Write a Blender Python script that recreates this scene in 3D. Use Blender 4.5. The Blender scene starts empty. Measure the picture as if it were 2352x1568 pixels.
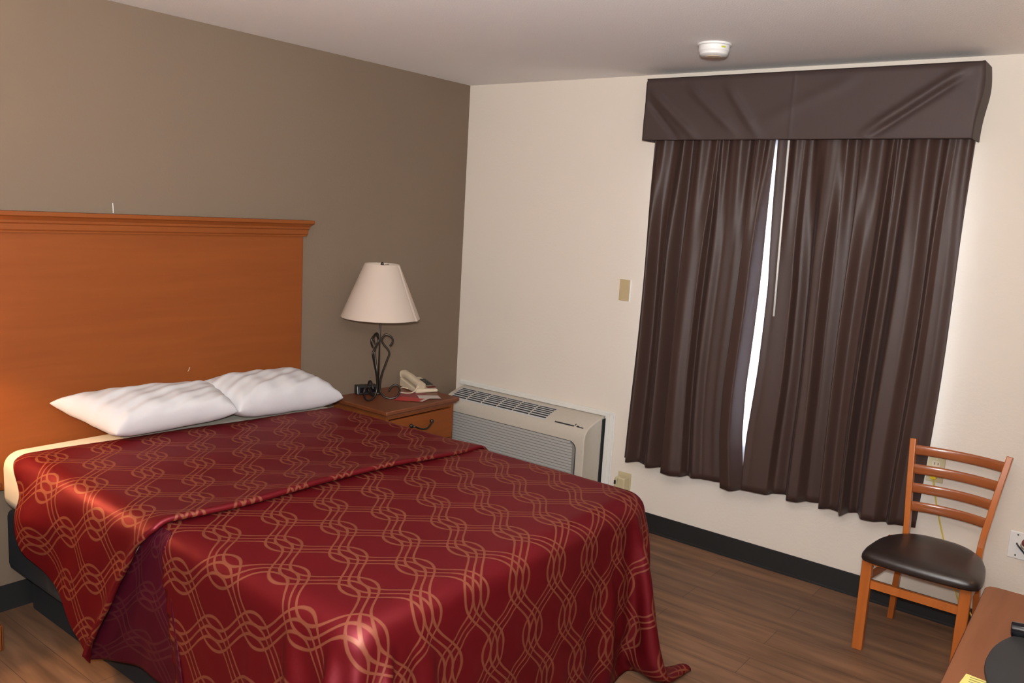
import bpy, bmesh, math, random
import numpy as np
from mathutils import Vector, Matrix, Euler
random.seed(7)
PI = math.pi
S = bpy.context.scene
COL = S.collection

# ------------------------------------------------------------------ materials
def new_mat(name):
    m = bpy.data.materials.new(name); m.use_nodes = True
    nt = m.node_tree
    b = nt.nodes['Principled BSDF']
    return m, nt, b
def N(nt, t, **kw):
    n = nt.nodes.new(t)
    for k, v in kw.items(): setattr(n, k, v)
    return n
def plain(name, col, rough=.5, metal=0, spec=.5, bump=0, bscale=60, **kw):
    m, nt, b = new_mat(name)
    b.inputs['Base Color'].default_value = (*col, 1)
    b.inputs['Roughness'].default_value = rough
    b.inputs['Metallic'].default_value = metal
    b.inputs['Specular IOR Level'].default_value = spec
    for k, v in kw.items(): b.inputs[k].default_value = v
    tc = N(nt, 'ShaderNodeTexCoord')
    nz = N(nt, 'ShaderNodeTexNoise'); nz.inputs['Scale'].default_value = bscale; nz.inputs['Detail'].default_value = 3
    nt.links.new(tc.outputs['Object'], nz.inputs['Vector'])
    mix = N(nt, 'ShaderNodeMix', data_type='RGBA'); 
    mr = N(nt, 'ShaderNodeMapRange'); mr.inputs[3].default_value = 0.0; mr.inputs[4].default_value = 1.0
    nt.links.new(nz.outputs['Fac'], mr.inputs[0]); nt.links.new(mr.outputs[0], mix.inputs[0])
    mix.inputs[6].default_value = (*[c*.94 for c in col], 1); mix.inputs[7].default_value = (*[min(1, c*1.06) for c in col], 1)
    nt.links.new(mix.outputs[2], b.inputs['Base Color'])
    if bump:
        bp = N(nt, 'ShaderNodeBump'); bp.inputs['Strength'].default_value = bump; bp.inputs['Distance'].default_value = .004
        nt.links.new(nz.outputs['Fac'], bp.inputs['Height']); nt.links.new(bp.outputs[0], b.inputs['Normal'])
    return m
def wood(name, c1, c2, axis=0, rough=.4, stretch=14, scale=6, spec=.5):
    m, nt, b = new_mat(name)
    tc = N(nt, 'ShaderNodeTexCoord'); mp = N(nt, 'ShaderNodeMapping')
    sc = [scale*stretch/3]*3; sc[axis] = scale/3
    mp.inputs['Scale'].default_value = sc
    nt.links.new(tc.outputs['Object'], mp.inputs['Vector'])
    nz = N(nt, 'ShaderNodeTexNoise'); nz.inputs['Scale'].default_value = 1; nz.inputs['Detail'].default_value = 6; nz.inputs['Distortion'].default_value = .6
    nt.links.new(mp.outputs[0], nz.inputs['Vector'])
    cr = N(nt, 'ShaderNodeValToRGB')
    cr.color_ramp.elements[0].position = .3; cr.color_ramp.elements[0].color = (*c1, 1)
    cr.color_ramp.elements[1].position = .7; cr.color_ramp.elements[1].color = (*c2, 1)
    nt.links.new(nz.outputs['Fac'], cr.inputs[0]); nt.links.new(cr.outputs[0], b.inputs['Base Color'])
    b.inputs['Roughness'].default_value = rough; b.inputs['Specular IOR Level'].default_value = spec
    bp = N(nt, 'ShaderNodeBump'); bp.inputs['Strength'].default_value = .08; bp.inputs['Distance'].default_value = .002
    nt.links.new(nz.outputs['Fac'], bp.inputs['Height']); nt.links.new(bp.outputs[0], b.inputs['Normal'])
    return m
def rough_wall(name, col, scale, strength, dist=.003, patch=.03, rough=.85):
    m, nt, b = new_mat(name)
    tc = N(nt, 'ShaderNodeTexCoord')
    n1 = N(nt, 'ShaderNodeTexNoise'); n1.inputs['Scale'].default_value = scale; n1.inputs['Detail'].default_value = 4; n1.inputs['Roughness'].default_value = .6
    n2 = N(nt, 'ShaderNodeTexNoise'); n2.inputs['Scale'].default_value = 1.3; n2.inputs['Detail'].default_value = 3
    for n in (n1, n2): nt.links.new(tc.outputs['Object'], n.inputs['Vector'])
    mix = N(nt, 'ShaderNodeMix', data_type='RGBA')
    mix.inputs[6].default_value = (*[c*(1-patch) for c in col], 1); mix.inputs[7].default_value = (*[c*(1+patch) for c in col], 1)
    nt.links.new(n2.outputs['Fac'], mix.inputs[0]); nt.links.new(mix.outputs[2], b.inputs['Base Color'])
    bp = N(nt, 'ShaderNodeBump'); bp.inputs['Strength'].default_value = strength; bp.inputs['Distance'].default_value = dist
    nt.links.new(n1.outputs['Fac'], bp.inputs['Height']); nt.links.new(bp.outputs[0], b.inputs['Normal'])
    b.inputs['Roughness'].default_value = rough; b.inputs['Specular IOR Level'].default_value = .25
    return m

M = {}
M['cream_wall'] = rough_wall('cream_wall_paint', (.70, .625, .54), 70, .35, patch=.02)
M['taupe_wall'] = rough_wall('taupe_wall_paint', (.178, .129, .090), 90, .25, patch=.04)
M['ceiling'] = rough_wall('popcorn_ceiling', (.86, .835, .82), 150, .8, .006, patch=.01)
M['black_vinyl'] = plain('black_vinyl', (.012, .012, .012), .5)
M['white_trim'] = plain('white_trim', (.68, .66, .61), .5)
M['cherry'] = wood('cherry_laminate', (.195, .050, .0095), (.218, .058, .011), 0, .5, spec=.25)
M['cherry_top'] = wood('cherry_top', (.135, .036, .013), (.17, .050, .018), 0, .35)
M['cherry_y'] = wood('cherry_side', (.165, .044, .010), (.20, .057, .013), 2, .45, spec=.3)
M['chair_wood'] = wood('chair_wood', (.40, .105, .016), (.48, .135, .024), 2, .28, spec=.6)
M['slat_wood'] = wood('chair_slat_wood', (.27, .075, .022), (.33, .095, .030), 1, .22, spec=.7)
M['desk_wood'] = wood('desk_laminate', (.16, .055, .022), (.19, .070, .029), 0, .6, spec=.25)
M['desk_edge'] = wood('desk_edge', (.075, .018, .010), (.10, .026, .012), 0, .4)
M['leather'] = plain('brown_black_vinyl', (.020, .012, .010), .36, spec=.6, bump=.1, bscale=300)
M['sheet'] = plain('ivory_sheet', (.64, .59, .50), .9, bump=.15, bscale=20)
M['pillow'] = plain('white_pillowcase', (.54, .53, .54), .9, bump=.25, bscale=14)
M['black_cloth'] = plain('black_base_fabric', (.012, .012, .014), .9)
M['iron'] = plain('dark_iron', (.055, .045, .038), .32, metal=.85)
M['black_plastic'] = plain('black_plastic', (.010, .010, .011), .35)
M['matte_black'] = plain('matte_black', (.014, .014, .015), .6)
M['gloss_black'] = plain('gloss_black', (.004, .004, .006), .12)
M['beige_plastic'] = plain('beige_plastic', (.60, .50, .36), .45)
M['almond_plastic'] = plain('almond_plastic', (.50, .42, .25), .5)
M['tan_plastic'] = plain('tan_plate', (.46, .36, .20), .5)
M['ac_body'] = plain('ac_body', (.50, .45, .375), .5)
M['ac_side'] = plain('ac_body_side', (.46, .41, .34), .5)
M['ac_front'] = plain('ac_front_panel', (.40, .385, .36), .5)
M['ac_rib_shade'] = plain('ac_front_rib_shade', (.20, .19, .17), .6)  # shade between the front ribs, put into the plate colour
M['ac_dark'] = plain('ac_grille_hollow', (.02, .022, .025), .7)
M['ac_slat'] = plain('ac_grille_slats', (.50, .50, .50), .5)
M['white_plastic'] = plain('white_plastic', (.75, .74, .72), .4)
M['red_print'] = plain('red_print', (.42, .03, .03), .5)
M['maroon_print'] = plain('maroon_print', (.22, .03, .04), .5)
M['paper'] = plain('paper', (.55, .47, .42), .7)
M['yellow_note'] = plain('yellow_note', (.62, .56, .16), .8)
M['ink'] = plain('ink', (.18, .16, .06), .8)
M['yellow_cord'] = plain('yellow_cord', (.62, .46, .06), .5)
M['yellow_plug'] = plain('yellow_plug', (.75, .52, .02), .4)
M['gold_sticker'] = plain('yellow_sticker', (.55, .55, .05), .5)
M['dark_hole'] = plain('dark_hole', (.02, .02, .02), .8)
M['white_line'] = plain('white_line', (.62, .60, .58), .7)
M['green_patina'] = plain('keypad', (.035, .035, .028), .5)
M['red_display'] = plain('red_display', (.10, .008, .006), .3)
M['grey_rug'] = plain('blue_grey_plastic', (.12, .14, .20), .6)

# floor: wood-look planks along y
def floor_mat():
    m, nt, b = new_mat('wood_plank_floor')
    tc = N(nt, 'ShaderNodeTexCoord')
    mp = N(nt, 'ShaderNodeMapping'); mp.inputs['Rotation'].default_value = (0, 0, PI/2); 
    nt.links.new(tc.outputs['Object'], mp.inputs['Vector'])
    br = N(nt, 'ShaderNodeTexBrick'); br.inputs['Scale'].default_value = 1
    br.inputs['Brick Width'].default_value = 1.2; br.inputs['Row Height'].default_value = .15
    br.inputs['Mortar Size'].default_value = .0012; br.offset = .37
    br.inputs['Color1'].default_value = (.195, .105, .060, 1); br.inputs['Color2'].default_value = (.150, .082, .048, 1)
    br.inputs['Mortar'].default_value = (.07, .04, .025, 1)
    nt.links.new(mp.outputs[0], br.inputs['Vector'])
    mp2 = N(nt, 'ShaderNodeMapping'); mp2.inputs['Scale'].default_value = (16, 1.6, 1)
    nt.links.new(tc.outputs['Object'], mp2.inputs['Vector'])
    nz = N(nt, 'ShaderNodeTexNoise'); nz.inputs['Scale'].default_value = 1.3; nz.inputs['Detail'].default_value = 5; nz.inputs['Distortion'].default_value = .5
    nt.links.new(mp2.outputs[0], nz.inputs['Vector'])
    cr = N(nt, 'ShaderNodeValToRGB'); cr.color_ramp.elements[0].position = .3; cr.color_ramp.elements[1].position = .72
    cr.color_ramp.elements[0].color = (.62, .58, .55, 1); cr.color_ramp.elements[1].color = (1.45, 1.40, 1.35, 1)
    nt.links.new(nz.outputs['Fac'], cr.inputs[0])
    mx = N(nt, 'ShaderNodeMix', data_type='RGBA', blend_type='MULTIPLY'); mx.inputs[0].default_value = 1
    nt.links.new(br.outputs['Color'], mx.inputs[6]); nt.links.new(cr.outputs[0], mx.inputs[7])
    nt.links.new(mx.outputs[2], b.inputs['Base Color'])
    b.inputs['Roughness'].default_value = .5; b.inputs['Specular IOR Level'].default_value = .35
    return m
M['floor'] = floor_mat()

# comforter: interlaced ogee trellis of triple lines, from UV in metres
def comforter_mat(name, base, line, dim=1):
    m, nt, b = new_mat(name)
    uv = N(nt, 'ShaderNodeUVMap'); uv.uv_map = 'cloth'
    sx = N(nt, 'ShaderNodeSeparateXYZ'); nt.links.new(uv.outputs[0], sx.inputs[0])
    def mth(op, a, c=None, clamp=False):
        n = N(nt, 'ShaderNodeMath', operation=op); n.use_clamp = clamp
        for i, v in enumerate((a, c)):
            if v is None: continue
            if isinstance(v, (int, float)): n.inputs[i].default_value = v
            else: nt.links.new(v, n.inputs[i])
        return n.outputs[0]
    D, A, s, P, hw = .0975, .0653, .0325, .366, .0046
    u, v = sx.outputs[0], sx.outputs[1]
    w = mth('COSINE', mth('MULTIPLY', v, 2*PI/P))
    w3 = mth('COSINE', mth('MULTIPLY', v, 6*PI/P))
    w = mth('ADD', mth('MULTIPLY', w, 1.03), mth('MULTIPLY', w3, -.03))
    Aw = mth('MULTIPLY', w, A)
    def fam(uu, out):
        # |distance to nearest multiple of 2D|
        d = mth('ABSOLUTE', mth('SUBTRACT', mth('FLOORED_MODULO', mth('ADD', uu, D), 2*D), D))
        d2 = mth('ABSOLUTE', mth('SUBTRACT', d, s))
        return mth('MINIMUM', d, d2)
    fe = fam(mth('SUBTRACT', u, Aw), 0)
    fo = fam(mth('ADD', mth('SUBTRACT', u, D), Aw), 0)
    f = mth('MINIMUM', fe, fo)
    mr = N(nt, 'ShaderNodeMapRange'); mr.inputs[1].default_value = hw*.75; mr.inputs[2].default_value = hw*1.35
    mr.inputs[3].default_value = 1; mr.inputs[4].default_value = 0
    nt.links.new(f, mr.inputs[0])
    nz = N(nt, 'ShaderNodeTexNoise'); nz.inputs['Scale'].default_value = 2.2; nz.inputs['Detail'].default_value = 2
    nt.links.new(uv.outputs[0], nz.inputs['Vector'])
    bm_ = N(nt, 'ShaderNodeMix', data_type='RGBA')
    bm_.inputs[6].default_value = (*[c*.86 for c in base], 1); bm_.inputs[7].default_value = (*[c*1.14 for c in base], 1)
    nt.links.new(nz.outputs['Fac'], bm_.inputs[0])
    mx = N(nt, 'ShaderNodeMix', data_type='RGBA')
    nt.links.new(mr.outputs[0], mx.inputs[0]); nt.links.new(bm_.outputs[2], mx.inputs[6]); mx.inputs[7].default_value = (*line, 1)
    nt.links.new(mx.outputs[2], b.inputs['Base Color'])
    rr = N(nt, 'ShaderNodeMapRange'); rr.inputs[3].default_value = .47; rr.inputs[4].default_value = .55
    nt.links.new(mr.outputs[0], rr.inputs[0]); nt.links.new(rr.outputs[0], b.inputs['Roughness'])
    b.inputs['Specular IOR Level'].default_value = .04
    b.inputs['Specular Tint'].default_value = (1, .22, .27, 1)
    b.inputs['Sheen Weight'].default_value = .0; b.inputs['Sheen Roughness'].default_value = .35
    b.inputs['Sheen Tint'].default_value = (1, .55, .62, 1)
    bp = N(nt, 'ShaderNodeBump'); bp.inputs['Strength'].default_value = .25; bp.inputs['Distance'].default_value = .0012
    nt.links.new(mr.outputs[0], bp.inputs['Height']); nt.links.new(bp.outputs[0], b.inputs['Normal'])
    gl = N(nt, 'ShaderNodeBsdfGlossy'); gl.inputs['Roughness'].default_value = .48
    gm = N(nt, 'ShaderNodeMix', data_type='RGBA'); gm.inputs[6].default_value = (.95, .24, .30, 1); gm.inputs[7].default_value = (1, .50, .42, 1)
    nt.links.new(mr.outputs[0], gm.inputs[0]); nt.links.new(gm.outputs[2], gl.inputs['Color']); nt.links.new(bp.outputs[0], gl.inputs['Normal'])
    ms = N(nt, 'ShaderNodeMixShader'); ms.inputs[0].default_value = .085*dim
    out = nt.nodes['Material Output']
    nt.links.new(b.outputs[0], ms.inputs[1]); nt.links.new(gl.outputs[0], ms.inputs[2]); nt.links.new(ms.outputs[0], out.inputs[0])
    return m
M['comforter'] = comforter_mat('comforter_satin', (.066, .0017, .0030), (.135, .036, .018))
M['comforter_back'] = comforter_mat('comforter_reverse', (.042, .0032, .010), (.055, .009, .014), .5)

# curtain
def curtain_mat():
    m, nt, b = new_mat('brown_curtain_satin')
    b.inputs['Base Color'].default_value = (.046, .024, .019, 1)
    b.inputs['Roughness'].default_value = .5; b.inputs['Specular IOR Level'].default_value = .3
    b.inputs['Sheen Weight'].default_value = .03; b.inputs['Sheen Roughness'].default_value = .4
    tc = N(nt, 'ShaderNodeTexCoord'); mp = N(nt, 'ShaderNodeMapping'); mp.inputs['Scale'].default_value = (300, 300, 40)
    nz = N(nt, 'ShaderNodeTexNoise'); nz.inputs['Scale'].default_value = 1
    nt.links.new(tc.outputs['Object'], mp.inputs[0]); nt.links.new(mp.outputs[0], nz.inputs['Vector'])
    bp = N(nt, 'ShaderNodeBump'); bp.inputs['Strength'].default_value = .1; bp.inputs['Distance'].default_value = .001
    nt.links.new(nz.outputs['Fac'], bp.inputs['Height']); nt.links.new(bp.outputs[0], b.inputs['Normal'])
    return m
M['curtain'] = curtain_mat()
M['liner'] = plain('white_curtain_liner', (.72, .73, .76), .9)
M['valance'] = plain('brown_valance_cloth', (.046, .027, .024), .65, bump=.05, bscale=300)
def sheer_mat():
    m, nt, b = new_mat('white_sheer')
    b.inputs['Base Color'].default_value = (.8, .82, .88, 1); b.inputs['Roughness'].default_value = .9
    tr = N(nt, 'ShaderNodeBsdfTranslucent'); tr.inputs[0].default_value = (.8, .83, .9, 1)
    mx = N(nt, 'ShaderNodeMixShader'); mx.inputs[0].default_value = .55
    out = nt.nodes['Material Output']
    nt.links.new(b.outputs[0], mx.inputs[1]); nt.links.new(tr.outputs[0], mx.inputs[2]); nt.links.new(mx.outputs[0], out.inputs[0])
    return m
M['sheer'] = sheer_mat()
def shade_mat():
    m, nt, b = new_mat('lamp_shade_cloth')
    b.inputs['Base Color'].default_value = (.80, .70, .62, 1); b.inputs['Roughness'].default_value = .85
    tr = N(nt, 'ShaderNodeBsdfTranslucent'); tr.inputs[0].default_value = (.88, .80, .68, 1)
    mx = N(nt, 'ShaderNodeMixShader'); mx.inputs[0].default_value = .45
    out = nt.nodes['Material Output']
    nt.links.new(b.outputs[0], mx.inputs[1]); nt.links.new(tr.outputs[0], mx.inputs[2]); nt.links.new(mx.outputs[0], out.inputs[0])
    return m
M['shade'] = shade_mat()
def opal_mat():
    m, nt, b = new_mat('opal_glass')
    b.inputs['Base Color'].default_value = (.9, .9, .88, 1); b.inputs['Roughness'].default_value = .5
    tr = N(nt, 'ShaderNodeBsdfTranslucent'); tr.inputs[0].default_value = (.95, .94, .92, 1)
    mx = N(nt, 'ShaderNodeMixShader'); mx.inputs[0].default_value = .9
    out = nt.nodes['Material Output']
    nt.links.new(b.outputs[0], mx.inputs[1]); nt.links.new(tr.outputs[0], mx.inputs[2]); nt.links.new(mx.outputs[0], out.inputs[0])
    return m
M['opal_glass'] = opal_mat()
m, nt, b = new_mat('window_glass'); b.inputs['Transmission Weight'].default_value = 1; b.inputs['Roughness'].default_value = 0.0; b.inputs['IOR'].default_value = 1.0
M['glass'] = m

# ------------------------------------------------------------------ mesh helpers
def link(o, parent=None):
    COL.objects.link(o)
    if parent is not None: o.parent = parent
    return o
def fin(name, bm, mats, parent=None, smooth=False, loc=None, bevel=0, subsurf=0, autosmooth=True):
    me = bpy.data.meshes.new(name)
    bmesh.ops.recalc_face_normals(bm, faces=bm.faces[:]) if smooth != 'keep' else None
    bm.to_mesh(me); bm.free()
    if not isinstance(mats, (list, tuple)): mats = [mats]
    for m in mats: me.materials.append(m)
    if smooth:
        for p in me.polygons: p.use_smooth = True
        if smooth == 'auto':
            me.set_sharp_from_angle(angle=math.radians(40))
    o = bpy.data.objects.new(name, me)
    link(o, parent)
    if loc: o.location = loc
    if bevel:
        md = o.modifiers.new('bevel', 'BEVEL'); md.width = bevel; md.segments = 3; md.limit_method = 'ANGLE'; md.angle_limit = math.radians(40)
    if subsurf:
        md = o.modifiers.new('sub', 'SUBSURF'); md.levels = subsurf; md.render_levels = subsurf
    return o
def box(bm, lo, hi, mat=0, rot=None, taper=None):
    c = [(lo[i]+hi[i])/2 for i in range(3)]; s = [abs(hi[i]-lo[i])/2 for i in range(3)]
    vs = []
    for dx, dy, dz in ((-1,-1,-1),(1,-1,-1),(1,1,-1),(-1,1,-1),(-1,-1,1),(1,-1,1),(1,1,1),(-1,1,1)):
        p = Vector((dx*s[0], dy*s[1], dz*s[2]))
        if rot: p = rot @ p
        vs.append(bm.verts.new(Vector(c)+p))
    for f in ((0,3,2,1),(4,5,6,7),(0,1,5,4),(1,2,6,5),(2,3,7,6),(3,0,4,7)):
        fc = bm.faces.new([vs[i] for i in f]); fc.material_index = mat
    return vs
def bar(bm, p0, p1, w, d, up=(0,0,1), mat=0):
    """rectangular bar from p0 to p1: w across, d deep"""
    p0, p1 = Vector(p0), Vector(p1); t = (p1-p0).normalized()
    a = Vector(up).cross(t)
    if a.length < 1e-4: a = Vector((1,0,0)).cross(t)
    a.normalize(); c = t.cross(a)
    rings = []
    for p in (p0, p1):
        rings.append([bm.verts.new(p + a*sx*w/2 + c*sy*d/2) for sx, sy in ((-1,-1),(1,-1),(1,1),(-1,1))])
    for i in range(4):
        bm.faces.new((rings[0][i], rings[0][(i+1)%4], rings[1][(i+1)%4], rings[1][i]))
    bm.faces.new(rings[0][::-1]); bm.faces.new(rings[1])
def sweep(bm, pts, prof, cap=True, up=Vector((0,0,1))):
    """prof(i) -> list of (a,b) offsets ; frames by parallel transport"""
    pts = [Vector(p) for p in pts]; n = len(pts)
    t0 = (pts[1]-pts[0]).normalized()
    a = up.cross(t0)
    if a.length < 1e-3: a = Vector((1,0,0)).cross(t0)
    a.normalize(); rings = []
    for i, p in enumerate(pts):
        t = (pts[min(i+1,n-1)]-pts[max(i-1,0)]).normalized()
        a = (a - t*a.dot(t)).normalized(); c = t.cross(a)
        rings.append([bm.verts.new(p+a*x+c*y) for x, y in prof(i)])
    k = len(rings[0])
    for i in range(n-1):
        for j in range(k):
            bm.faces.new((rings[i][j], rings[i][(j+1)%k], rings[i+1][(j+1)%k], rings[i+1][j]))
    if cap:
        bm.faces.new(rings[0][::-1]); bm.faces.new(rings[-1])
def circ(r, k=10): return [(r*math.cos(2*PI*j/k), r*math.sin(2*PI*j/k)) for j in range(k)]
def tube(bm, pts, r, k=10):
    sweep(bm, pts, (lambda i: circ(r if not callable(r) else r(i), k)))
def spline(ctrl, n=8):
    """catmull-rom through control points"""
    c = [Vector(p) for p in ctrl]; c = [c[0]*2-c[1]] + c + [c[-1]*2-c[-2]]; out = []
    for i in range(1, len(c)-2):
        for j in range(n):
            t = j/n; p0, p1, p2, p3 = c[i-1:i+3]
            out.append(.5*((2*p1)+(p2-p0)*t+(2*p0-5*p1+4*p2-p3)*t*t+(3*p1-p0-3*p2+p3)*t**3))
    out.append(c[-2]); return out
def lathe(bm, prof, k=40, ctr=(0,0,0), mat=0):
    rings = []
    for r, z in prof:
        rings.append([bm.verts.new((ctr[0]+r*math.cos(2*PI*j/k), ctr[1]+r*math.sin(2*PI*j/k), ctr[2]+z)) for j in range(k)])
    for i in range(len(rings)-1):
        for j in range(k):
            f = bm.faces.new((rings[i][j], rings[i][(j+1)%k], rings[i+1][(j+1)%k], rings[i+1][j])); f.material_index = mat
    return rings
def grid(bm, fn, nu, nv, uvfn=None, uvname='cloth', mat=0):
    V = [[bm.verts.new(fn(i/nu, j/nv)) for j in range(nv+1)] for i in range(nu+1)]
    lay = bm.loops.layers.uv.get(uvname) or (bm.loops.layers.uv.new(uvname) if uvfn else None)
    for i in range(nu):
        for j in range(nv):
            f = bm.faces.new((V[i][j], V[i+1][j], V[i+1][j+1], V[i][j+1])); f.material_index = mat; f.smooth = True
            if uvfn:
                for l, (a, c) in zip(f.loops, ((i,j),(i+1,j),(i+1,j+1),(i,j+1))): l[lay].uv = uvfn(a/nu, c/nv)
    return V
def thing(name, label, cat, loc=(0,0,0), rz=0, group=None):
    o = bpy.data.objects.new(name, None); COL.objects.link(o); o.location = loc; o.rotation_euler = (0,0,rz)
    o.empty_display_size = .05
    return tag(o, label, cat, group)
def tag(o, label, cat, group=None):
    o['label'] = label; o['category'] = cat
    if group: o['group'] = group
    return o
def struct(name, bm, mat, **kw):
    o = fin(name, bm, mat, **kw); o['kind'] = 'structure'; return o
def at(o, loc):
    """move mesh data so that the object's origin sits at loc"""
    o.location = loc; o.data.transform(Matrix.Translation(-Vector(loc))); return o

# ------------------------------------------------------------------ room shell
H = 2.44; XL = -5.1; YB = -3.86
WY0, WY1, WZ0, WZ1 = -2.70, -1.42, .62, 2.06      # window opening in the x=0 wall
bm = bmesh.new(); box(bm, (XL-.12, YB-.12, -.1), (.15, .15, 0)); struct('floor', bm, M['floor'])
bm = bmesh.new(); box(bm, (XL-.12, YB-.12, H), (.15, .15, H+.1)); struct('ceiling', bm, M['ceiling'])
bm = bmesh.new(); box(bm, (XL-.12, 0, 0), (.15, .12, H)); struct('wall_head', bm, M['taupe_wall'])
bm = bmesh.new()
box(bm, (0, YB-.12, 0), (.15, 0, WZ0)); box(bm, (0, YB-.12, WZ1), (.15, 0, H))
box(bm, (0, WY1, WZ0), (.15, 0, WZ1)); box(bm, (0, YB-.12, WZ0), (.15, WY0, WZ1))
struct('wall_window', bm, M['cream_wall'])
bm = bmesh.new(); box(bm, (XL-.12, YB-.12, 0), (0, YB, H)); struct('wall_desk', bm, M['taupe_wall'])
bm = bmesh.new(); box(bm, (XL-.12, YB, 0), (XL, 0, H)); struct('wall_entry', bm, M['taupe_wall'])
bm = bmesh.new(); box(bm, (-.006, YB, 0), (0, -1.19, .108)); box(bm, (-.011, YB, 0), (-.006, -1.19, .012)); struct('baseboard_window', bm, M['black_vinyl'], bevel=.002)
bm = bmesh.new(); box(bm, (XL, -.006, 0), (-.006, 0, .108)); struct('baseboard_head', bm, M['black_vinyl'])
bm = bmesh.new(); box(bm, (XL, YB, 0), (-.006, YB+.006, .108)); struct('baseboard_desk', bm, M['black_vinyl'])
# window
win = bpy.data.objects.new('window_1', None); COL.objects.link(win); win['kind'] = 'structure'; win.location = (.1, -2.06, WZ0)
def inwin(bm, name, mat, bevel=0):
    o = fin(name, bm, mat, bevel=bevel); o.data.transform(Matrix.Translation(-Vector(win.location))); o.parent = win; return o
bm = bmesh.new()
for a, b_, c, d in ((WY0,WY1,WZ0,WZ0+.05),(WY0,WY1,WZ1-.05,WZ1),(WY0,WY0+.05,WZ0,WZ1),(WY1-.05,WY1,WZ0,WZ1),(-2.085,-2.035,WZ0,WZ1)):
    box(bm, (.06, a, c), (.12, b_, d))
inwin(bm, 'window_frame', M['white_trim'])
bm = bmesh.new(); box(bm, (.088, WY0+.04, WZ0+.04), (.092, WY1-.04, WZ1-.04)); inwin(bm, 'window_pane', M['glass'])

# ------------------------------------------------------------------ headboard
hb = thing('headboard', 'tall cherry wood headboard with moulded top rail behind the pillows', 'headboard', (-2.05, -.04, 0))
def inn(o, root):
    """parent a mesh built in world coordinates to root without moving it"""
    o.data.transform(Matrix.Translation(-Vector(root.location))) if root.rotation_euler.z == 0 else o.data.transform(root.matrix_basis.inverted())
    o.parent = root; return o
bm = bmesh.new(); box(bm, (-2.80, -.055, .52), (-1.283, -.02, 1.535)); box(bm, (-2.58, -.05, 0), (-2.50, -.02, .52)); box(bm, (-1.52, -.05, 0), (-1.44, -.02, .52)); inn(fin('headboard_panel', bm, M['cherry'], bevel=.003), hb)
bm = bmesh.new()
prof = [(-.022,1.515),(-.068,1.515),(-.068,1.521),(-.074,1.527),(-.074,1.548),(-.080,1.553),(-.080,1.562),(-.092,1.575),(-.100,1.580),(-.100,1.595),(-.020,1.595)]
# moulding with mitred right-hand return
def hbx(y): return -1.283 + (-y-.055)*.75 if y < -.055 else -1.275
ringL = [bm.verts.new((-2.86, y, z)) for y, z in prof]; ringR = [bm.verts.new((hbx(y), y, z)) for y, z in prof]
ringB = [bm.verts.new((hbx(y), -.015, z)) for y, z in prof]
n = len(prof)
for i in range(n-1):
    bm.faces.new((ringL[i], ringL[i+1], ringR[i+1], ringR[i]))
    bm.faces.new((ringR[i], ringR[i+1], ringB[i+1], ringB[i]))
bm.faces.new(ringL); 
bmesh.ops.remove_doubles(bm, verts=bm.verts[:], dist=.0001)
inn(fin('top_rail', bm, M['cherry_y'] if False else M['cherry']), hb)
bm = bmesh.new(); tube(bm, [(-1.918,-.0555,.898),(-1.913,-.0557,.905),(-1.909,-.0555,.916)], .0012, 5)
inn(fin('scratch', bm, M['paper']), hb)['label'] = 'small pale scratch'
bm = bmesh.new(); tube(bm, spline([(-2.227,-.006,1.638),(-2.226,-.007,1.62),(-2.228,-.012,1.597)], 3), .0022, 6)
tag(at(fin('wire_end', bm, M['white_line'], smooth=True), (-2.227,-.008,1.6)), 'short thin white wire end sticking up on taupe wall above the headboard', 'wire')

# ------------------------------------------------------------------ bed
bx0, bx1, by0, by1 = -2.72, -1.275, -2.095, -.06
bed = thing('bed', 'queen bed with ivory sheeted mattress on a black base', 'bed', (-1.96, -1.08, 0))
bm = bmesh.new(); box(bm, (-2.61, -2.0, 0), (-1.40, -.06, .20)); inn(fin('bed_base', bm, M['black_cloth'], bevel=.01), bed)
bm = bmesh.new(); box(bm, (-2.700, by0+.08, .20), (-1.32, -.06, .45))
inn(fin('box_spring', bm, M['black_cloth'], bevel=.03), bed)
bm = bmesh.new(); box(bm, (bx0, by0+.03, .45), (bx1, -.065, .69))
bmesh.ops.recalc_face_normals(bm, faces=bm.faces[:])
mt = inn(fin('mattress', bm, M['sheet'], smooth=True, bevel=0), bed)
md = mt.modifiers.new('bevel', 'BEVEL'); md.width = .065; md.segments = 6
mt['label'] = 'ivory fitted sheet on mattress'

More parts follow.
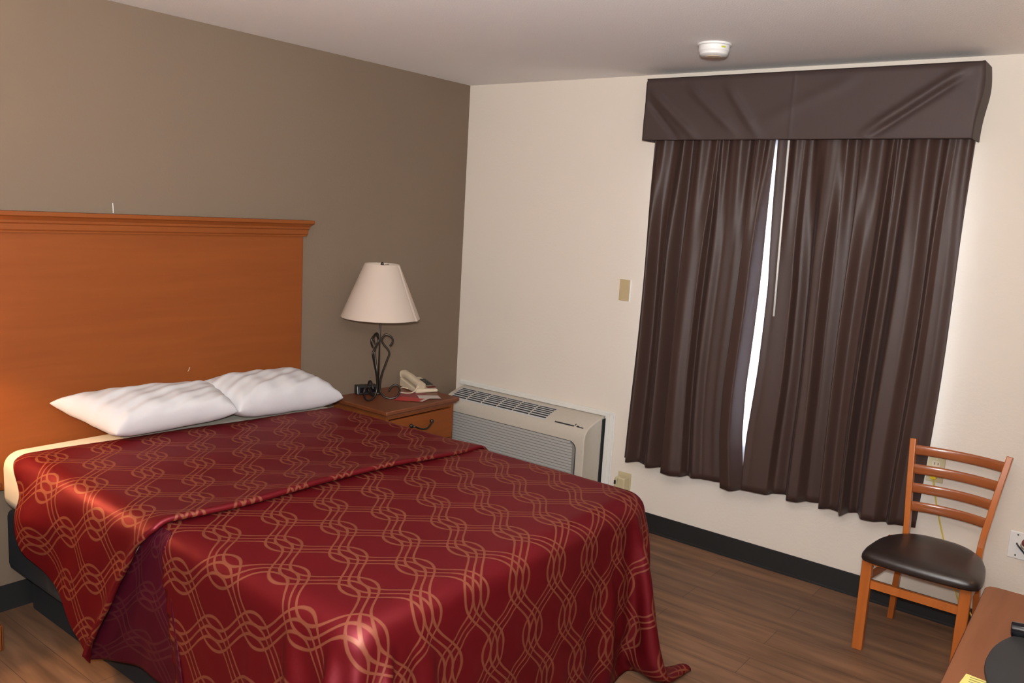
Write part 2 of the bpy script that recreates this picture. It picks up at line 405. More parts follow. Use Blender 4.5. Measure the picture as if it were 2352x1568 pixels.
# pillows
def pillow(name, BL, BR, FR, FL, T, label, seed):
    BL, BR, FR, FL = map(Vector, (BL, BR, FR, FL)); rnd = random.Random(seed)
    nrm = (BR-BL).cross(BL-FL).normalized()
    if nrm.z < 0: nrm = -nrm
    bm = bmesh.new(); nu, nv = 48, 26
    ph = [rnd.uniform(0, 6) for _ in range(8)]
    def pos(u, v, side):
        a, c = 2*u-1, 2*v-1
        # pinch the edges inward between corners
        uu = .5 + a*.5*(1-.05*(1-c*c)); vv = .5 + c*.5*(1-.07*(1-a*a))
        p = BL*(1-uu)*(1-vv)+BR*uu*(1-vv)+FR*uu*vv+FL*(1-uu)*vv
        f = (max(0, 1-abs(a)**5))**.5*(max(0, 1-abs(c)**3.6))**.48*(1-.12*a*a)
        wr = .006*math.sin(9*a+5*c+ph[0])*math.sin(6*c-3*a+ph[1]) + .004*math.sin(26*a+9*c+ph[2])*abs(a)**2+.003*math.sin(20*c+14*a+ph[3])
        h = T*f*(.60 if side > 0 else -.44) + wr*f**.5*(1 if side > 0 else .3)
        return p + nrm*h
    top = grid(bm, lambda u, v: pos(u, v, 1), nu, nv); bot = grid(bm, lambda u, v: pos(u, v, -1), nu, nv)
    bmesh.ops.remove_doubles(bm, verts=bm.verts[:], dist=.0004)
    o = fin(name, bm, M['pillow'], smooth=True, subsurf=1)
    c = (BL+FR)/2; at(o, (c.x, c.y, .69)); tag(o, label, 'pillow', 'white pillows against the headboard'); return o
pillow('pillow', (-2.545,-.085,.850), (-1.80,-.085,.815), (-1.86,-.365,.760), (-2.385,-.315,.738), .150, 'left white pillow at the headboard, its outer corner tip pointing up', 3)
pillow('pillow', (-1.945,-.085,.82), (-1.315,-.085,.805), (-1.262,-.375,.738), (-1.86,-.365,.758), .165, 'right white pillow at the headboard, next to the nightstand', 11)

# ------------------------------------------------------------------ comforter (one mesh: head part, fold, foot part)
TH = math.radians(5.2)
EU = np.array([math.cos(TH), -math.sin(TH)]); EV = np.array([-math.sin(TH), -math.cos(TH)])
P0 = np.array([-2.44, -1.745])
def cuv(fx, fy, off=(0,0)):
    d = np.array([fx, fy])-P0
    return (float(d@EU)+.0975/2+off[0], float(d@EV)+off[1])
MX0, MX1, MY0, MZ = bx0, bx1, by0, .692
# --- foot part simulated as a hanging cloth (position based dynamics)
def settle_cloth():
    h=.024; uL,uR=-.60,.33; vF=.67
    corner = np.array([MX1, MY0]) + EU*uR + EV*vF
    Wd=(MX1-MX0)+uR-uL; Ld=1.66
    nu=int(Wd/h); nv=int(Ld/h)
    I,J=np.meshgrid(np.arange(nu+1),np.arange(nv+1),indexing='ij')
    F=corner[None,None,:]-EU*((nu-I)[...,None]*h)-EV*((nv-J)[...,None]*h)
    X=np.zeros((nu+1,nv+1,3)); r=.055; thick=.006
    R=r+thick
    def bend(q):
        # q arc length beyond the start of the curve; returns (out, down)
        return np.where(q<R*math.pi/2, R*np.sin(np.clip(q,0,None)/R), R), np.where(q<R*math.pi/2, R-R*np.cos(np.clip(q,0,None)/R), R+(q-R*math.pi/2))
    fx,fy=F[...,0],F[...,1]
    ex0,ex1,ey=MX0+r,MX1-r,MY0+r
    a=np.where(fx>ex1,fx-ex1,np.where(fx<ex0,ex0-fx,0)); sx=np.where(fx>ex1,1,np.where(fx<ex0,-1,0)); b=np.where(fy<ey,ey-fy,0)
    rho=np.hypot(a,b); o,d=bend(rho)
    cx=np.where(rho>0,a/np.maximum(rho,1e-9),0); cy=np.where(rho>0,b/np.maximum(rho,1e-9),0)
    both=(a>.02)&(b>.02)
    ang=np.arctan2(b,a)
    extra=np.where(both,.42*np.clip(rho-.05,0,1)*np.sin(2*ang)**1.0,0)
    down=np.where(both,d*np.sqrt(1-.42**2*.8*np.sin(2*ang)**2),d)
    X[...,0]=np.where(sx>0,ex1,np.where(sx<0,ex0,fx))+sx*(o*cx+extra*cx)
    X[...,1]=np.where(b>0,ey,fy)-(o*cy+extra*cy)
    X[...,2]=MZ+thick-down
    X[...,2]=np.maximum(X[...,2],.008)
    rng=np.random.RandomState(4); X+= (rng.rand(*X.shape)-.5)*.003
    V=np.zeros_like(X)
    pin=np.zeros((nu+1,nv+1),bool); pin[:,0]=(fx[:,0]>MX0)&(fx[:,0]<MX1)
    c=np.array([(MX0+MX1)/2,(MY0+0)/2,MZ-.4]); hb=np.array([(MX1-MX0)/2,(0-MY0)/2,.4])
    Xin=X.copy()
    def collide(X,Xp):
        rp=np.where((X[...,0]>c[0])&(X[...,1]<-1.0),.07,r)
        q=X-c; P2=np.abs(q[...,:2])-(hb[:2]-rp[...,None]); o2=np.maximum(P2,0); L2=np.linalg.norm(o2,axis=-1)
        d2=L2+np.minimum(P2.max(-1),0)-rp
        g2=np.where((L2>1e-6)[...,None],np.sign(q[...,:2])*o2/np.maximum(L2,1e-6)[...,None],np.eye(2)[P2.argmax(-1)]*np.sign(q[...,:2]))
        ah=d2+r; az=np.abs(q[...,2])-(hb[2]-r); oh=np.maximum(ah,0); oz=np.maximum(az,0); L=np.hypot(oh,oz); inner=np.minimum(np.maximum(ah,az),0)
        dd=L+inner-r-thick; hit=(dd<0)&(X[...,2]>.18)
        Lm=np.maximum(L,1e-6); n1=np.concatenate([g2*(oh/Lm)[...,None],(np.sign(q[...,2])*oz/Lm)[...,None]],-1)
        n2=np.where((ah>az)[...,None],np.concatenate([g2,np.zeros_like(g2[...,:1])],-1),np.array([0,0,1.])*np.sign(q[...,2:3]))
        n=np.where((L>1e-6)[...,None],n1,n2)
        X=np.where(hit[...,None],X-n*dd[...,None],X)
        mv=X-Xp; tn=mv-n*(mv*n).sum(-1,keepdims=True)
        fr=np.where(hit&(n[...,2]>.6),.9,np.where(hit,.35,0)); X=X-tn*fr[...,None]
        g=X[...,2]<.007; X[...,2]=np.where(g,.007,X[...,2])
        X[...,:2]=np.where(g[...,None],Xp[...,:2]+(X[...,:2]-Xp[...,:2])*.15,X[...,:2])
        return X
    w=np.where(pin,0.,1.); cons=[]
    def batches(di,dj,L,k):
        if di:
            for s in range(2*di):
                i0=np.arange(s,nu+1-di); i0=i0[((i0-s)%(2*di))<1]
                if len(i0)==0: continue
                j0=np.arange(max(0,-dj),nv+1-max(0,dj)); cons.append((np.ix_(i0,j0),np.ix_(i0+di,j0+dj),L,k))
        else:
            for s in range(2*dj):
                j0=np.arange(s,nv+1-dj); j0=j0[((j0-s)%(2*dj))<1]
                if len(j0)==0: continue
                cons.append((np.ix_(np.arange(nu+1),j0),np.ix_(np.arange(nu+1),j0+dj),L,k))
    batches(1,0,h,1.);batches(0,1,h,1.)
    batches(1,1,h*2**.5,.7);batches(1,-1,h*2**.5,.7)
    bendk=.12
    batches(2,0,2*h,bendk);batches(0,2,2*h,bendk)
    # long-range tethers help inextensibility
    batches(6,0,6*h,-1);batches(0,6,6*h,-1);batches(0,12,12*h,-1)
    dt=1/60.
    steps=130
    for step in range(steps+12):
        g=6.0 if step<steps else 0
        Vd=V*.95; Vd[...,2]-=g*dt
        if step>=steps: Vd*=0
        Xp=X.copy(); X=X+Vd*dt*w[...,None]
        for it in range(14):
            for A_,B_,L,k in cons:
                pa,pb=X[A_],X[B_]; wa,wb=w[A_],w[B_]; dv=pb-pa; ln=np.sqrt((dv*dv).sum(-1)); s=np.maximum(wa+wb,1e-9)
                e=(ln-L)
                if k<0: e=np.maximum(e,0); kk=1.
                else: kk=k
                co=(kk*e/np.maximum(ln,1e-9)/s)[...,None]*dv
                X[A_]=pa+co*wa[...,None]; X[B_]=pb-co*wb[...,None]
            if it%5==4: X=collide(X,Xp)
        X=collide(X,Xp); X[pin]=Xin[pin]
        V=(X-Xp)/dt; sp=np.linalg.norm(V,axis=-1,keepdims=True); V=V*np.minimum(1,1.5/np.maximum(sp,1e-6))
    return X, F
SX, SF = settle_cloth()
bm = bmesh.new(); lay = bm.loops.layers.uv.new('cloth')
nu, nv = SX.shape[0]-1, SX.shape[1]-1
VV = [[bm.verts.new(SX[i, j]) for j in range(nv+1)] for i in range(nu+1)]
for i in range(nu):
    for j in range(nv):
        q = SX[i, j]
        if q[0] < MX0-.002 and q[2] < .655 and q[1] > -1.215-.22*(.67-q[2]): continue
        f = bm.faces.new((VV[i][j], VV[i][j+1], VV[i+1][j+1], VV[i+1][j])); f.smooth = True
        for l, (a, c) in zip(f.loops, ((i,j),(i,j+1),(i+1,j+1),(i+1,j))): l[lay].uv = cuv(*SF[a, c])
# --- head part, laid over the foot part with its edge folded
def lerp_tab(tab, x):
    if x <= tab[0][0]: return tab[0][1]
    for (a, fa), (c, fc) in zip(tab, tab[1:]):
        if x <= c:
            t = (x-a)/(c-a); t = t*t*(3-2*t)*.4+t*.6; return fa+(fc-fa)*t
    return tab[-1][1]
HEAD = [(0,-.205),(.06,-.27),(.11,-.335),(.20,-.37),(.28,-.40),(.36,-.50),(.45,-.68),(.53,-.80),(.60,-.84)]
FOLD = [(0,-1.205),(.05,-1.175),(.12,-1.12),(.30,-1.01),(.45,-.915),(.53,-.86),(.60,-.85)]
HR = .30      # right hang of the head part
HL = .55
def top_head(x):   # head edge on top surface: a straight line
    return -.364 + (x+1.258)*(-.364+.205)/(-1.258+2.70)
def top_fold(x):
    return -1.297 + (x+1.338)*(-1.297+1.20)/(-1.338+2.735) + .012*math.sin((x+1.3)*7)
def headpart(s, t, lift):
    """s: arc coordinate across (x if on top); t 0 head..1 fold"""
    if s < MX0+.0:
        h = MX0-s; y0, y1 = lerp_tab(HEAD, h), lerp_tab(FOLD, h)
    elif s > MX1:
        h = s-MX1; y0, y1 = top_head(MX1), top_fold(MX1)
    else:
        h = 0; y0, y1 = top_head(s), top_fold(s)
    y = y0+(y1-y0)*t
    r = .062; R = r+.008+lift
    # bend over the mattress edge
    def bend(h_):
        q = h_+r*.9
        if q < R*PI/2:
            a = q/R; return (R*math.sin(a)-r*.9, R*math.cos(a)-R)
        return (R-r*.9, -R-(q-R*PI/2))
    z = MZ+.008+lift
    if s < MX0+r*.9:
        dx, dz = bend(MX0-s)
        x = MX0-dx; zz = z+dz
        k = max(0, MX0-s)
        if k > .03:
            g = min(1, (k-.03)/.12)
            x -= g*(.022*math.sin(k*7+(-y-.35)*6.5)+.018+.014*math.sin((-y)*15+k*9))
    elif s > MX1-r*.9:
        dx, dz = bend(s-MX1); x = MX1+dx; zz = z+dz; 
        k = max(0, s-MX1); x += .012*math.sin(y*14)*min(1, k/.1)
    else:
        x = s; zz = z+.0022*math.sin(x*9+y*6)*math.sin(y*8-x*3+1)
    return x, y, zz
NA, NT = 150, 66
NT2 = 10
def hv(u, v):
    s = MX0-HL+(MX1-MX0+HL+HR)*u
    # rows 0..NT main, then curl under
    row = v*(NT+NT2)
    t = min(1, row/NT)
    lift = (.028 if s < -1.8 else .028-.020*(s+1.8)/.6 if s < -1.2 else .008)*max(0, (t-.62)/.38)**2
    p = Vector(headpart(s, t, lift))
    if t < .05: p.z -= 0.003*(1-t/.05)
    if row > NT-3:
        # roll: semicircle of radius rr, then go back underneath
        e = (row-NT)/NT2
        lf = .028 if s < -1.8 else .028-.020*(s+1.8)/.6 if s < -1.2 else .008; p2 = Vector(headpart(s, .985, lf)); p1 = Vector(headpart(s, 1, lf)); d = (p1-p2).normalized()
        side = s < MX0-.03
        up = Vector((-1, 0, 0)) if side else Vector((0, 0, 1))
        if MX0-.09 < s < MX0+.06:
            k = (MX0+.06-s)/.15; up = Vector((-math.sin(k*PI/2), 0, math.cos(k*PI/2)))
        rr = .009 if s < -2.0 else .009-.004*min(1, (s+2.0)/.8)
        if e > 0:
            a = min(1, e*2.2)*PI
            p = p1 + d*rr*math.sin(a) - up*rr*(1-math.cos(a)) - d*max(0, e*2.2-1)*.035
    return p
def huv(u, v):
    s = MX0-HL+(MX1-MX0+HL+HR)*u
    row = v*(NT+NT2); t = min(1, row/NT)
    y = (lambda y0, y1: y0+(y1-y0)*t)(*( (lerp_tab(HEAD, MX0-s), lerp_tab(FOLD, MX0-s)) if s < MX0 else (top_head(min(s, MX1)), top_fold(min(s, MX1)))))
    y -= max(0, row-NT)/NT2*.07
    return cuv(s, y, (.03, .11))
grid(bm, hv, NA, NT+NT2, huv)
# --- inner fold on the bed's left flank between the two parts
def cv(u, v):
    # u: 0 at head part's folded edge, 1 at foot part's edge ; v: 0 top .. 1 bottom
    h = -.02+v*.57
    y0 = lerp_tab(FOLD, h)+.05; y1 = -1.25-.14*v
    y = y0+(y1-y0)*u
    sag = .05*math.sin(PI*u)*v
    x = MX0-.009-.008*math.sin(PI*u*3+v*2)**2*v-.014*(1-u)*v+(.05*math.sin(PI*u)*(v-.5) if v > .5 else 0)
    z = MZ+.002-max(0, h)*.99-.02*min(1, v*12)+sag*1.0+.04*u*v; x += .03*(1-min(1, v*12))
    return Vector((x+.004, y, z))
grid(bm, cv, 22, 24, lambda u, v: cuv(MX0-.02-v*.53, -.9-u*.35, (.1, .05)), mat=1)
cf = fin('comforter', bm, [M['comforter'], M['comforter_back']], smooth='keep')
md = cf.modifiers.new('sub', 'SUBSURF'); md.levels = 1; md.render_levels = 1
md = cf.modifiers.new('thick', 'SOLIDIFY'); md.thickness = .004; md.offset = 0
at(cf, (-1.96, -1.2, .69))
tag(cf, 'burgundy satin comforter with gold interlaced trellis lines and a crosswise fold, spread on bed', 'comforter')

# ------------------------------------------------------------------ nightstands
def nightstand(name, x0, x1, yf, label):
    root = thing(name, label, 'nightstand', ((x0+x1)/2, yf/2, 0), 0, 'cherry nightstands beside the bed')
    bm = bmesh.new(); box(bm, (x0, yf, .622), (x1, -.006, .645)); inn(fin('tabletop', bm, M['cherry_top'], bevel=.006), root)
    bm = bmesh.new(); box(bm, (x0+.014, yf+.012, .612), (x1-.014, -.006, .622)); inn(fin('top_moulding', bm, M['cherry_top']), root)
    bm = bmesh.new()
    box(bm, (x0+.022, yf+.024, .0), (x0+.042, -.01, .612)); box(bm, (x1-.042, yf+.024, .0), (x1-.022, -.01, .612))
    box(bm, (x0+.042, yf+.026, .592), (x1-.042, -.01, .612)); box(bm, (x0+.042, yf+.028, .395), (x1-.042, -.01, .410))
    box(bm, (x0+.042, yf+.028, .10), (x1-.042, -.01, .118)); box(bm, (x0+.042, -.02, .1), (x1-.042, -.01, .6))
    inn(fin('body', bm, M['cherry_y'], bevel=.002), root)
    bm = bmesh.new(); box(bm, (x0+.012, yf+.010, 0), (x1-.012, yf+.03, .10)); box(bm, (x1-.022, yf+.01, 0), (x1-.010, -.01, .10)); box(bm, (x0+.010, yf+.01, 0), (x0+.022, -.01, .10))
    inn(fin('plinth', bm, M['cherry_y'], bevel=.004), root)
    bm = bmesh.new(); box(bm, (x0+.046, yf+.012, .418), (x1-.046, yf+.032, .588)); dr = inn(fin('drawer', bm, M['cherry'], bevel=.004), root)
    cx = (x0+x1)/2; bm = bmesh.new()
    cx -= .016; hp = [(cx-.078, yf-.004, .540), (cx-.066, yf-.018, .537), (cx-.025, yf-.020, .520), (cx+.020, yf-.020, .516), (cx+.050, yf-.018, .534), (cx+.078, yf-.004, .540)]
    tube(bm, spline(hp, 6), lambda i: .0048, 8)
    for px, pz in ((cx-.080, .541), (cx+.080, .541)):
        lathe_pts = [(0.0, -.014), (.011, -.011), (.012, -.004), (.007, .004), (.007, .014)]
        tmp = bmesh.new(); lathe(tmp, lathe_pts, 12)
        for v in tmp.verts: v.co = Vector((px+v.co.x, yf+.008+v.co.z, pz+v.co.y))
        me = bpy.data.meshes.new('t'); tmp.to_mesh(me); tmp.free(); bm.from_mesh(me); bpy.data.meshes.remove(me)
    hd = fin('handle', bm, M['iron'], smooth=True); inn(hd, root); hd.parent = dr
    return root
nightstand('nightstand', -1.045, -.478, -.448, 'cherry wood nightstand with one drawer beside the air conditioner')
nightstand('nightstand', -3.38, -2.805, -.325, 'nightstand at the left picture edge, mostly cut off, in shadow')

# ------------------------------------------------------------------ table lamp
def scroll_leg(ang, flip=1):
    pr = [(58,42),(66,60),(87,79),(108,74),(118,50),(103,15),(66,4),(26,20),(9,66),(17,134),(40,208),(54,250),(47,274),(19,308),(12,334),(32,357),(64,343),(70,318),(56,294)]
    c, s = math.cos(ang), math.sin(ang)
    return spline([(r*.001*c, r*.001*s, z*.001) for r, z in pr], 6)
def lamp(name, loc, label, rz=0, light=0, lname='lamp_bulb', group='iron scroll lamps', cat='lamp'):
    root = thing(name, label, cat, loc, rz, group)
    a0 = math.atan2(-.69, .724)
    for k, a in enumerate((a0, a0-2.25, a0+2.05)):
        bm = bmesh.new(); tube(bm, scroll_leg(a), lambda i: .0054, 8); fin('scroll_leg', bm, M['iron'], root, smooth=True)
    bm = bmesh.new(); tube(bm, [(0,0,.03),(0,0,.3),(0,0,.62)], .0042, 10); lathe(bm, [(0,.02),(.014,.024),(.014,.034),(0,.04)], 14); lathe(bm, [(0,.43),(.013,.43),(.015,.48),(.012,.5),(0,.5)], 14)
    fin('pole', bm, M['iron'], root, smooth=True)
    bm = bmesh.new(); 
    lathe(bm, [(.210,.452),(.211,.449),(.212,.452),(.094,.735),(.092,.737),(.090,.735),(.209,.454),(.210,.452)], 64)
    fin('lamp_shade', bm, M['shade'], root, smooth='auto')
    bm = bmesh.new(); aa = a0-.45
    d = Vector((math.cos(aa), math.sin(aa), 0)); side = Vector((-d.y, d.x, 0))
    pts = [(.2125, .448), (.0948, .735)]
    v = []
    for (r, z), w in zip(pts, (.016, .008)):
        for e, o in ((-1, 0), (0, .004), (1, 0)):
            a_ = aa+e*w/r; v.append(bm.verts.new((math.cos(a_)*(r+o+.0006), math.sin(a_)*(r+o+.0006), z)))
    bm.faces.new((v[0], v[1], v[4], v[3])); bm.faces.new((v[1], v[2], v[5], v[4])); bm.faces.new((v[0], v[2], v[1])); bm.faces.new((v[3], v[4], v[5]))
    bm.faces.new((v[0], v[3], v[5], v[2]))
    sh = [c for c in root.children if c.name.startswith('lamp_shade')]
    o = fin('seam', bm, M['shade']); o.parent = sh[0] if sh else root
    bm = bmesh.new()
    for k in range(3):
        a = k*2*PI/3+.4; tube(bm, [(0,0,.728),(.09*math.cos(a), .09*math.sin(a), .732)], .0015, 6)
    lathe(bm, [(0,.60),(.004,.60),(.004,.728),(.009,.733),(.007,.744),(0,.748)], 12)
    fin('finial', bm, M['iron'], root, smooth=True)
    if light:
        L = bpy.data.lights.new(lname, 'POINT'); L.energy = light; L.color = (1, .60, .27); L.shadow_soft_size = .035
        lo = bpy.data.objects.new(lname, L); COL.objects.link(lo); lo.parent = root; lo.location = (0, 0, .56)
    return root
lamp('table_lamp', (-.872, -.197, .6455), 'unlit table lamp with pale cone shade and iron scroll base on the nightstand')
lamp('table_lamp', (-3.17, -.19, .6455), 'lit twin lamp on the left nightstand, outside the picture', light=36)

# clock radio
bm = bmesh.new(); rz = math.atan2(-.06, .14)
box(bm, (-.06,-.028,0), (.06,.028,.05)); 
for v in bm.verts:
    if v.co.z > .03 and v.co.y < 0: v.co.y += .014
ck = fin('body', bm, M['black_plastic'], bevel=.006)
root = thing('clock_radio', 'small black clock radio behind the scroll feet of the unlit lamp', 'clock', (-.835, -.062, .6455), rz)
ck.parent = root
bm = bmesh.new(); box(bm, (-.045,-.0265,.012), (.045,-.022,.040)); d_ = fin('display', bm, M['gloss_black'], root)

# telephone
root = thing('telephone', 'almond corded desk telephone on the nightstand beside the wall', 'telephone', (-.527, -.148, .6455), 0)
root.rotation_euler.z = math.radians(-18)
bm = bmesh.new()
# wedge base: local x right, y back
pts = [(-.055,-.112,0),(.085,-.118,0),(.085,.10,0),(-.055,.10,0),(-.055,-.112,.024),(.085,-.118,.016),(.085,.10,.048),(-.055,.10,.055)]
v = [bm.verts.new(p) for p in pts]
for f in ((0,3,2,1),(4,5,6,7),(0,1,5,4),(1,2,6,5),(2,3,7,6),(3,0,4,7)): bm.faces.new([v[i] for i in f])
fin('phone_base', bm, M['beige_plastic'], root, bevel=.009)
bm = bmesh.new()
hs = spline([(-.025,-.108,.038),(-.025,-.09,.046),(-.025,-.03,.058),(-.025,.04,.070),(-.025,.085,.072),(-.025,.10,.070)], 6)
nn = len(hs)
def hp_(i):
    t = i/(nn-1); e = max(0, 1-min(t, 1-t)/.28)
    w = .024+.006*e; h_ = .019+.006*e
    return [(w*math.copysign(abs(math.cos(a))**.7, math.cos(a)), h_*math.copysign(abs(math.sin(a))**.7, math.sin(a))) for a in [2*PI*k/14 for k in range(14)]]
sweep(bm, hs, hp_); fin('handset', bm, M['beige_plastic'], root, smooth='auto')
bm = bmesh.new(); a = math.atan2(.032, .215)
R_ = Euler((a, 0, 0)).to_matrix()
def onp(x, y): return Vector((x, y, .020+.15*(y+.115)+.0035))
for r in range(4):
    for c in range(3):
        p = onp(.032+c*.020, -.050+r*.026); box(bm, p-Vector((.008,.010,.003)), p+Vector((.008,.010,.004)), rot=None)
fin('keypad', bm, M['green_patina'], root, bevel=.002)
bm = bmesh.new(); p = onp(.052, -.090); box(bm, p-Vector((.026,.012,.003)), p+Vector((.026,.012,.003))); fin('faceplate', bm, M['red_display'], root, bevel=.002)
# phone cord
bm = bmesh.new(); cp = spline([(-.045,-.118,.045),(-.075,-.13,.02),(-.10,-.11,.006),(-.135,-.06,.006),(-.10,-.02,.02),(-.06,-.02,.010)], 14)
tube(bm, cp, .0032, 7); fin('handset_cord', bm, M['beige_plastic'], root, smooth=True)

# cards on nightstand
def card(name, pts, mat, label, z=.6462, th=.0008, band=None):
    bm = bmesh.new()
    for mi, (P_, zz) in enumerate([(pts, z)]+([(band, z+th)] if band else [])):
        lo = [bm.verts.new((x, y, zz)) for x, y in P_]; hi = [bm.verts.new((x, y, zz+th)) for x, y in P_]; n = len(P_)
        fs = [bm.faces.new(lo[::-1]), bm.faces.new(hi)]+[bm.faces.new((lo[i], lo[(i+1)%n], hi[(i+1)%n], hi[i])) for i in range(n)]
        for f in fs: f.material_index = mi
    o = fin(name, bm, mat); cx = sum(p[0] for p in pts)/len(pts); cy = sum(p[1] for p in pts)/len(pts)
    at(o, (cx, cy, z)); return tag(o, label, 'card', 'cards under the telephone')
card('leaflet', [(-.80,-.225),(-.62,-.16),(-.56,-.27),(-.745,-.335)], [M['maroon_print'], M['paper']], 'dark red leaflet partly under the telephone', z=.6458, band=[(-.80,-.225),(-.745,-.335),(-.737,-.332),(-.79,-.222)])
card('leaflet', [(-.835,-.275),(-.742,-.245),(-.648,-.375),(-.735,-.405)], [M['red_print'], M['paper']], 'bright red leaflet with pale edge at the front of the nightstand', z=.6478, band=[(-.735,-.405),(-.648,-.375),(-.658,-.36),(-.745,-.39)])
card('note_card', [(-.70,-.345),(-.655,-.285),(-.565,-.36),(-.605,-.42)], [M['paper']], 'small plain grey-pink card overlapping the red leaflet', z=.6498)

# ------------------------------------------------------------------ air conditioner (PTAC)
ac = thing('air_conditioner', 'beige wall air conditioner under the cream wall in the corner', 'air conditioner', (-.1, -.6, 0))
prof = [(-.004,.10),(-.207,.10),(-.207,.30),(-.209,.44),(-.209,.485),(-.203,.512),(-.19,.530),(-.170,.546),(-.13,.562),(-.08,.577),(-.004,.593),(-.03,.588)]
bm = bmesh.new()
Y0, Y1 = -1.125, -.075
rA = [bm.verts.new((x, Y0, z)) for x, z in prof[:-1]]; rB = [bm.verts.new((x, Y1, z)) for x, z in prof[:-1]]
n = len(rA)
for i in range(n):
    bm.faces.new((rA[i], rA[(i+1)%n], rB[(i+1)%n], rB[i]))
bm.faces.new(rA[::-1]); bm.faces.new(rB)
inn(fin('cabinet', bm, M['ac_body'], smooth='auto', bevel=.006), ac)
bm = bmesh.new(); box(bm, (-.034, Y0-.003, .02), (-.002, Y1, .578)); inn(fin('chassis', bm, M['ac_dark']), ac)
bm = bmesh.new(); box(bm, (-.19, Y0+.02, .0), (-.03, Y1-.02, .10)); inn(fin('subbase', bm, M['ac_side']), ac)
# front panel with rounded top corner groove and fine ribs
bm = bmesh.new(); fy0, fy1, fz0, fz1, fr = Y0+.05, Y1-.05, .12, .468, .045
def rrect(y0, y1, z0, z1, r):
    out = []
    for cy, cz, a0_ in ((y1-r, z1-r, 0), (y0+r, z1-r, PI/2), (y0+r, z0+r, PI), (y1-r, z0+r, 1.5*PI)):
        for k in range(7): a = a0_+k*PI/12; out.append((cy+r*math.cos(a), cz+r*math.sin(a)))
    return out
def plate(bm, pts, x0, x1):
    lo = [bm.verts.new((x0, y, z)) for y, z in pts]; hi = [bm.verts.new((x1, y, z)) for y, z in pts]; n = len(pts)
    bm.faces.new(lo); bm.faces.new(hi[::-1])
    for i in range(n): bm.faces.new((lo[i], lo[(i+1)%n], hi[(i+1)%n], hi[i]))
plate(bm, rrect(fy0, fy1, fz0, fz1, fr), -.2105, -.20); inn(fin('panel_groove', bm, M['ac_dark']), ac)
bm = bmesh.new(); plate(bm, rrect(fy0+.004, fy1-.004, fz0+.004, fz1-.004, fr-.004), -.2125, -.20)
k = 0; z = fz0+.02
while z < fz1-.012:
    ins = .012 + (max(0, z-(fz1-fr))**2/fr)
    box(bm, (-.2160, fy0+.010+ins*.8, z), (-.2120, fy1-.010-ins*.8, z+.0125), mat=1); z += .0165
inn(fin('front_panel', bm, [M['ac_rib_shade'], M['ac_front']]), ac)
# grille on sloped top
A_ = Vector((-.055, 0, .5835)); B_ = Vector((-.172, 0, .5465))
def gpt(t, y, o=0):
    xs = -.055+(-.172+.055)*t
    # surface z from profile
    tab = [(-.209,.485),(-.203,.512),(-.19,.530),(-.170,.546),(-.13,.562),(-.08,.577),(-.03,.588)]
    z = tab[-1][1]
    for (a, za), (c, zc) in zip(tab, tab[1:]):
        if a <= xs <= c: z = za+(zc-za)*(xs-a)/(c-a)
    return Vector((xs-.25*o, y, z+o))
gy0, gy1 = -.83, -.115
bm = bmesh.new()
def strip(bm, t0, t1, ya, yb, o0, o1):
    lo = [bm.verts.new(gpt(t, y, o0)) for t, y in ((t0,ya),(t0,yb),(t1,yb),(t1,ya))]; hi = [bm.verts.new(gpt(t, y, o1)) for t, y in ((t0,ya),(t0,yb),(t1,yb),(t1,ya))]
    bm.faces.new(lo); bm.faces.new(hi[::-1])
    for i in range(4): bm.faces.new((lo[i], lo[(i+1)%4], hi[(i+1)%4], hi[i]))
for k in range(5): strip(bm, k/5, (k+1)/5, gy0, gy1, -.006, .0012)
inn(fin('grille_recess', bm, M['ac_dark']), ac)
bm = bmesh.new()
for k in range(7): strip(bm, k/6-.012, k/6+.012+.03, gy0-.003, gy1+.003, -.002, .0026)
gr = inn(fin('grille_slats', bm, M['ac_slat']), ac)
bm = bmesh.new()
bm.free()
for k in range(1, 6):
    bm = bmesh.new(); y = gy0+(gy1-gy0)*k/6
    for q in range(5): strip(bm, q/5, (q+1)/5, y-.0035, y+.0035, -.002, .0034)
    inn(fin('grille_divider', bm, M['ac_body']), ac)
bm = bmesh.new(); strip(bm, .98, 1.04, -1.03, -.90, 0, .0006); strip(bm, .84, .98, -1.036, -1.030, 0, .0006)
inn(fin('control_door_gap', bm, M['ac_dark']), ac)
bm = bmesh.new(); strip(bm, .95, 1.02, -1.062, -1.046, 0, .0008); strip(bm, .995, 1.035, -1.092, -1.055, 0, .0008); inn(fin('logo_mark', bm, M['dark_hole']), ac)
# sleeve trim
bm = bmesh.new()
box(bm, (-.018, -1.160, 0), (0, -1.137, .603)); box(bm, (-.011, -1.182, 0), (0, -1.158, .606)); box(bm, (-.006, -1.190, 0), (0, -1.180, .612))
box(bm, (-.016, -1.160, .594), (0, -.04, .612)); box(bm, (-.008, -1.182, .606), (0, -.04, .622))
struct('trim_1', bm, M['white_trim'], bevel=.002)

